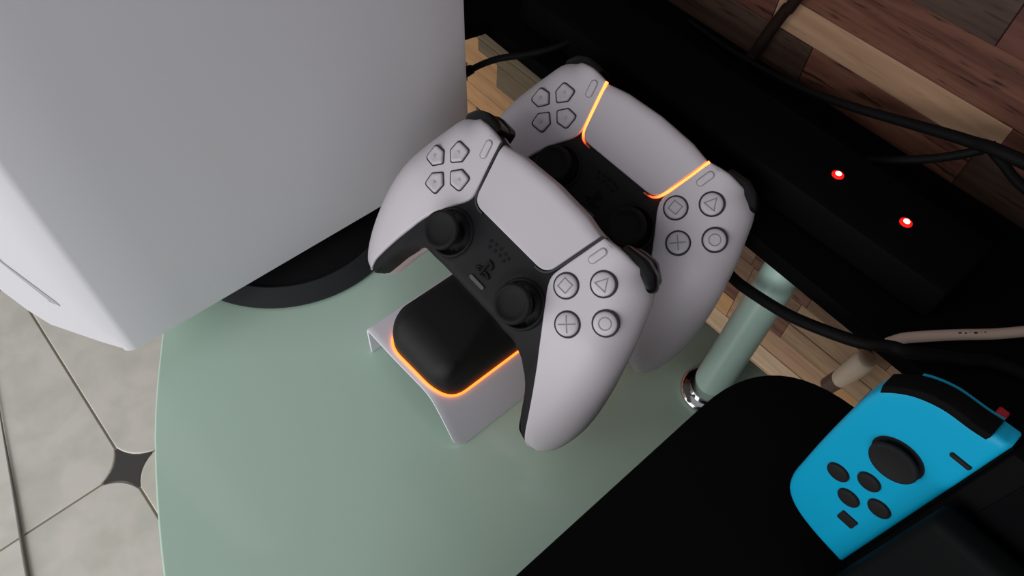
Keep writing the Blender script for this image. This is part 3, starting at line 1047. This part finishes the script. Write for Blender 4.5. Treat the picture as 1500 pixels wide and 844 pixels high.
hc = tag(empty('handheld_console', (JX, JY, 0.122)), 'handheld console with one bright blue side controller, standing in the black dock', 'game console')
bm = bmesh.new()
box(bm, RX + 0.0006, RX + 0.1725, JY + 0.0005, JY + 0.0140, 0.1255, 0.2290, 0.0015, 2)
ch(link('tablet_body', bm, M['rail'], sharp=40), hc)
bm = bmesh.new()
box(bm, RX + 0.008, RX + 0.165, JY - 0.0003, JY + 0.001, 0.130, 0.2255, 0.0002, 1)
ch(link('screen', bm, M['screen'], smooth=False), hc)
# blue side controller; outline in mm about the button centre, x right, z up
top_c = [(9.6, 57.6), (5.2, 56.9), (-2.1, 56.4), (-8.3, 53.8), (-12.6, 49.9), (-15.8, 45.5)]
jo = [(14.0, 58.4), (9.6, 58.2)] + catmull(top_c, 5, closed=False)[1:] + catmull([(-16.6, 41), (-17.4, 34), (-17.8, 10), (-17.5, -10), (-16.9, -24), (-14.2, -33), (-8.2, -39.2), (1.5, -43.2), (14.4, -45.6)], 5, closed=False) + [(14.6, -45.0), (14.6, 57.8)]
jo = seglen(jo, 1.6)
def jy(V): return -rnd(dist(V, jo), 2.4, 1.7)
JR = Matrix(((1, 0, 0, JX), (0, 0, -1, JY), (0, 1, 0, JZ), (0, 0, 0, 1)))   # local (x, z-up, toward viewer)
JI = Matrix.Translation(-hc.location) @ JR
joyc = tag(link('blue_side_controller', panel(jo, jy, const(-6.4), 2.2, (0.3, 0.8, 1.5, 2.4), S), M['joy'], sharp=50), 'bright blue controller with black stick and buttons')
joyc.parent = hc; joyc.matrix_local = JI
def jpart(name, bm, m, **k):
    o = link(name, bm, m, **k); o.parent = joyc; return o
# shoulder button wrapped over the top edge, and the blue lip behind it
tc = catmull(top_c, 5, closed=False)
def band(lo, hi):
    o = [(x - lo * 0.25 * (1 if x < 0 else 0), y + hi) for x, y in tc] + [(x + 0.3, y - lo) for x, y in reversed(tc)]
    return seglen(o[::-1], 1.4)
sho = band(2.0, 1.2)
jpart('shoulder_button', panel(sho, lambda V: 0.35 - rnd(dist(V, sho), 0.9, 0.7), const(-5.9), 1.2, (0.3,), S), M['matte'], sharp=50)
tc = [p for p in tc if p[0] > -11]
lip = band(3.0, 0.9)
jpart('trigger_lip', panel(lip, const(-6.0), const(-7.0), 1.5, (), S), M['joy'], sharp=40)
jb = [(14.6, -44.5), (14.6, 47), (8, 49.5), (-4, 48), (-12, 43), (-16.5, 34), (-16.6, -22), (-13, -32), (-7, -38), (2, -42)]
jbo = seglen(jb, 3.0)
jpart('rear_case', panel(jbo, const(-6.2), lambda V: np.full(len(V), -13.5), 4.0, (), S), M['joy'], sharp=40)
# stick
bm = lathe([(0, -1.0), (7.8, -1.0), (7.9, 0.08), (5.2, 0.12), (4.8, 0.9), (6.6, 1.7), (7.3, 2.1), (7.4, 2.6), (7.1, 3.1), (6.3, 3.2), (5.6, 2.9), (0, 2.7)], 36, 0.0, 25.6, 0, scale=S)
jpart('thumbstick', bm, M['stick'], sharp=50)
for x, z in ((-7.8, -0.6), (0.1, 6.9), (-0.1, -8.1), (7.8, -0.9)):
    bm = lathe([(0, -1), (3.75, -1), (3.75, 0.7), (3.5, 1.05), (2.8, 1.25), (0, 1.35)], 28, x, z, 0, scale=S)
    jpart('direction_button', bm, M['stick'], sharp=45)
bm = bmesh.new(); box(bm, 0.0018, 0.0078, -0.0219, -0.0164, -0.001, 0.0008, 0.0005, 2)
jpart('capture_button', bm, M['stick'])
bm = bmesh.new(); box(bm, 0.0072, 0.0132, 0.0420, 0.0437, -0.001, 0.0008, 0.0004, 1)
jpart('minus_button', bm, M['stick'])
bm = bmesh.new(); box(bm, 0.0146, 0.0158, -0.0455, 0.0560, -0.0105, -0.0028, 0.0002, 1)
jpart('rail', bm, M['rail'], smooth=False)

# ================================================================== THINGS ON THE SHELF
ps = tag(empty('power_strip', (-0.08, 0.312, 0.101)), 'black power strip with two red lights on the shelf', 'power strip')
bm = bmesh.new()
box(bm, -0.30, -0.004, 0.288, 0.336, 0.1015, 0.1245, 0.004, 2)
ch(link('strip_body', bm, M['shelf'], sharp=40), ps)
for x, y in ((-0.0812, 0.3118), (-0.0408, 0.3112)):
    bm = lathe([(0, -0.002), (0.0032, -0.002), (0.0032, 0.0003), (0.0024, 0.0009), (0, 0.0012)], 20, x, y, 0.1245)  # lens made wide so its red rim stands in for the halo
    il = tag(ch(link('indicator_light', bm, M['led']), ps), 'glowing red indicator light')
    bm = lathe([(0, 0.0006), (0.0016, 0.0006), (0.0016, 0.0012), (0.0011, 0.0017), (0, 0.0019)], 16, x, y, 0.1245)
    k_ = link('light_core', bm, M['led_core']); k_.parent = il
def cable(name, label, pts, r, m, rad=None, cat='cable'):
    bm = bmesh.new()
    tube(bm, pts, r, 12, 8, rad)
    return tag(link(name, bm, m), label, cat)
cable('thick_black_cable', 'thick black cable running from behind the controllers past the pale green tube', [(-0.1030, 0.2680, 0.0650), (-0.0870, 0.2560, 0.0765), (-0.0740, 0.2512, 0.0830), (-0.0530, 0.2487, 0.0900), (-0.0356, 0.2480, 0.0980), (-0.0173, 0.2492, 0.1070), (-0.0068, 0.2552, 0.1105), (0.0012, 0.2591, 0.1115), (0.0190, 0.2790, 0.1065), (0.0400, 0.2960, 0.1041), (0.12, 0.320, 0.1041), (0.36, 0.335, 0.1041)], 0.0030, M['cable'])
wc = cable('white_cable', 'dirty white cable with worn dark print lying on the black shelf at right', [(-0.0098, 0.2625, 0.1035), (-0.0059, 0.269, 0.1040), (-0.0012, 0.2759, 0.1042), (0.01, 0.2911, 0.1042), (0.0206, 0.3043, 0.1042), (0.0500, 0.3410, 0.1042), (0.100, 0.368, 0.1042), (0.20, 0.374, 0.1042), (0.38, 0.374, 0.1042)], 0.0027, M['whitecable'], rad=[0.0016, 0.0026] + [0.0027] * 7)
cable('long_wall_cable', 'long thick black cable sagging across the wood wall at upper right', [(-0.2300, 0.374, 0.1045), (-0.1971, 0.372, 0.1045), (-0.1659, 0.37, 0.1076), (-0.1368, 0.368, 0.1129), (-0.1068, 0.366, 0.122), (-0.0768, 0.364, 0.1332), (-0.0461, 0.36, 0.1456), (-0.0173, 0.355, 0.1552), (0.10, 0.352, 0.172), (0.48, 0.372, 0.19)], 0.0030, M['cable'], rad=[0.0016, 0.0018, 0.002, 0.0024, 0.0028, 0.0031, 0.0034, 0.0036, 0.0036])
cable('brown_cable', 'dark brown cable hanging down the wood wall at the top', [(-0.095, 0.380, 0.50), (-0.135, 0.380, 0.30), (-0.1668, 0.379, 0.1586), (-0.1718, 0.379, 0.1427), (-0.1767, 0.379, 0.1245), (-0.1805, 0.378, 0.1063), (-0.181, 0.37, 0.1040)], 0.0036, M['browncable'])
cable('thin_plug_cable', 'thin black cable joining the long cable from the power strip', [(-0.088, 0.345, 0.108), (-0.0751, 0.35, 0.115), (-0.0668, 0.352, 0.1209), (-0.0538, 0.355, 0.1308), (-0.0426, 0.358, 0.1416), (-0.0352, 0.362, 0.1500)], 0.0024, M['cable'])
cable('branch_cable', 'black cable branching downward from the long cable at the right edge', [(-0.0400, 0.366, 0.1450), (-0.0277, 0.366, 0.1405), (-0.019, 0.366, 0.1368), (-0.0047, 0.366, 0.1335), (0.03, 0.366, 0.125), (0.10, 0.36, 0.1045), (0.3, 0.352, 0.1045)], 0.0026, M['cable'])
# plugged cable behind the tall console
pc = tag(empty('console_cable', (-0.3072, 0.254, 0.0755)), 'black cable with a thick plug leaving the back of the tall white console', 'cable')
bm = bmesh.new()
tube(bm, [(-0.3072, 0.2540, 0.0755), (-0.3042, 0.2550, 0.0786), (-0.2945, 0.2570, 0.0881), (-0.2831, 0.2600, 0.0974), (-0.2703, 0.2680, 0.1040), (-0.2594, 0.2800, 0.1095), (-0.2511, 0.3000, 0.1152), (-0.2445, 0.3200, 0.1162), (-0.238, 0.345, 0.107)], 0.0021, 12, 8)
ch(link('cord', bm, M['cable']), pc)
bm = bmesh.new()
tube(bm, [(-0.3140, 0.2462, 0.0690), (-0.3100, 0.2520, 0.0728), (-0.3058, 0.2545, 0.0770)], 0.0034, 14, 6, [0.0036, 0.0036, 0.0030])
ch(link('plug', bm, M['cable']), pc)

# cloudy plastic cable clip on the wall under the shelf
cl = tag(empty('cable_clip', (-0.0195, 0.384, -0.055)), 'cloudy plastic cable clip with a brown end on the wood wall under the shelf', 'clip')
bm = bmesh.new()
tube(bm, [(-0.0200, 0.366, -0.0760), (-0.0178, 0.366, -0.0600), (-0.0160, 0.366, -0.0450), (-0.0154, 0.366, -0.0395), (-0.0152, 0.366, -0.0375)], 0.0078, 16, 4, [0.0066, 0.0076, 0.0078, 0.0066, 0.0030])
ch(link('clip_sleeve', bm, M['clip']), cl)
bm = bmesh.new()
tube(bm, [(-0.0232, 0.366, -0.0900), (-0.0220, 0.366, -0.0830), (-0.0204, 0.366, -0.0755)], 0.0066, 12, 3)
ch(link('clip_end', bm, M['clip_brown']), cl)
bm = bmesh.new()
box(bm, -0.0225, -0.0150, 0.3715, 0.3838, -0.0660, -0.0520, 0.001, 1)
ch(link('clip_base', bm, M['clip'], smooth=False), cl)

# dim red reflection, built as a faintly glowing block near the shelf's front edge
bm = bmesh.new()
box(bm, 0.0430, 0.0480, 0.2700, 0.2740, 0.1012, 0.1030, 0.0006, 1)
tag(link('red_reflection', bm, M['red_glint'], smooth=False), 'small dim red reflection, built as a glowing block, on the shelf behind the blue controller', 'light')

# thin grey cable on the floor at far left
cable('grey_floor_cable', 'thin grey cable lying across the floor tiles at the far left', [(-0.80, -0.140, FLOOR + 0.0022), (-0.662, -0.174, FLOOR + 0.0022), (-0.555, -0.199, FLOOR + 0.0022), (-0.464, -0.221, FLOOR + 0.0022), (-0.36, -0.243, FLOOR + 0.0022)], 0.0022, M['grey_cable'], rad=[0.0008, 0.0009, 0.0018, 0.0022, 0.0022])

# worn dark print on the white cable
bm = bmesh.new()
for t, l, w, o_ in ((0.0, 0.0016, 0.0009, 0.0), (0.0028, 0.0010, 0.0006, 0.0003), (0.0052, 0.0012, 0.0006, -0.0003), (0.0078, 0.0018, 0.0010, 0.0002), (0.0104, 0.0009, 0.0006, -0.0002), (0.0126, 0.0013, 0.0007, 0.0)):
    c0 = Vector((0.0102, 0.2914, 0.10655)); dr = Vector((0.62, 0.785, 0)); nr = Vector((0.785, -0.62, 0))
    b2 = bmesh.new()
    box(b2, -l / 2, l / 2, -w / 2, w / 2, -0.0004, 0.0003)
    Rm = Matrix((dr, -nr, Vector((0, 0, 1)))).transposed()
    vm = {}
    for v in b2.verts: vm[v] = bm.verts.new(Rm @ v.co + c0 + dr * t + nr * (o_ + 0.0004))
    for f in b2.faces: bm.faces.new([vm[v] for v in f.verts])
    b2.free()
wp = link('printed_marks', bm, M['groove'], wc, smooth=False)
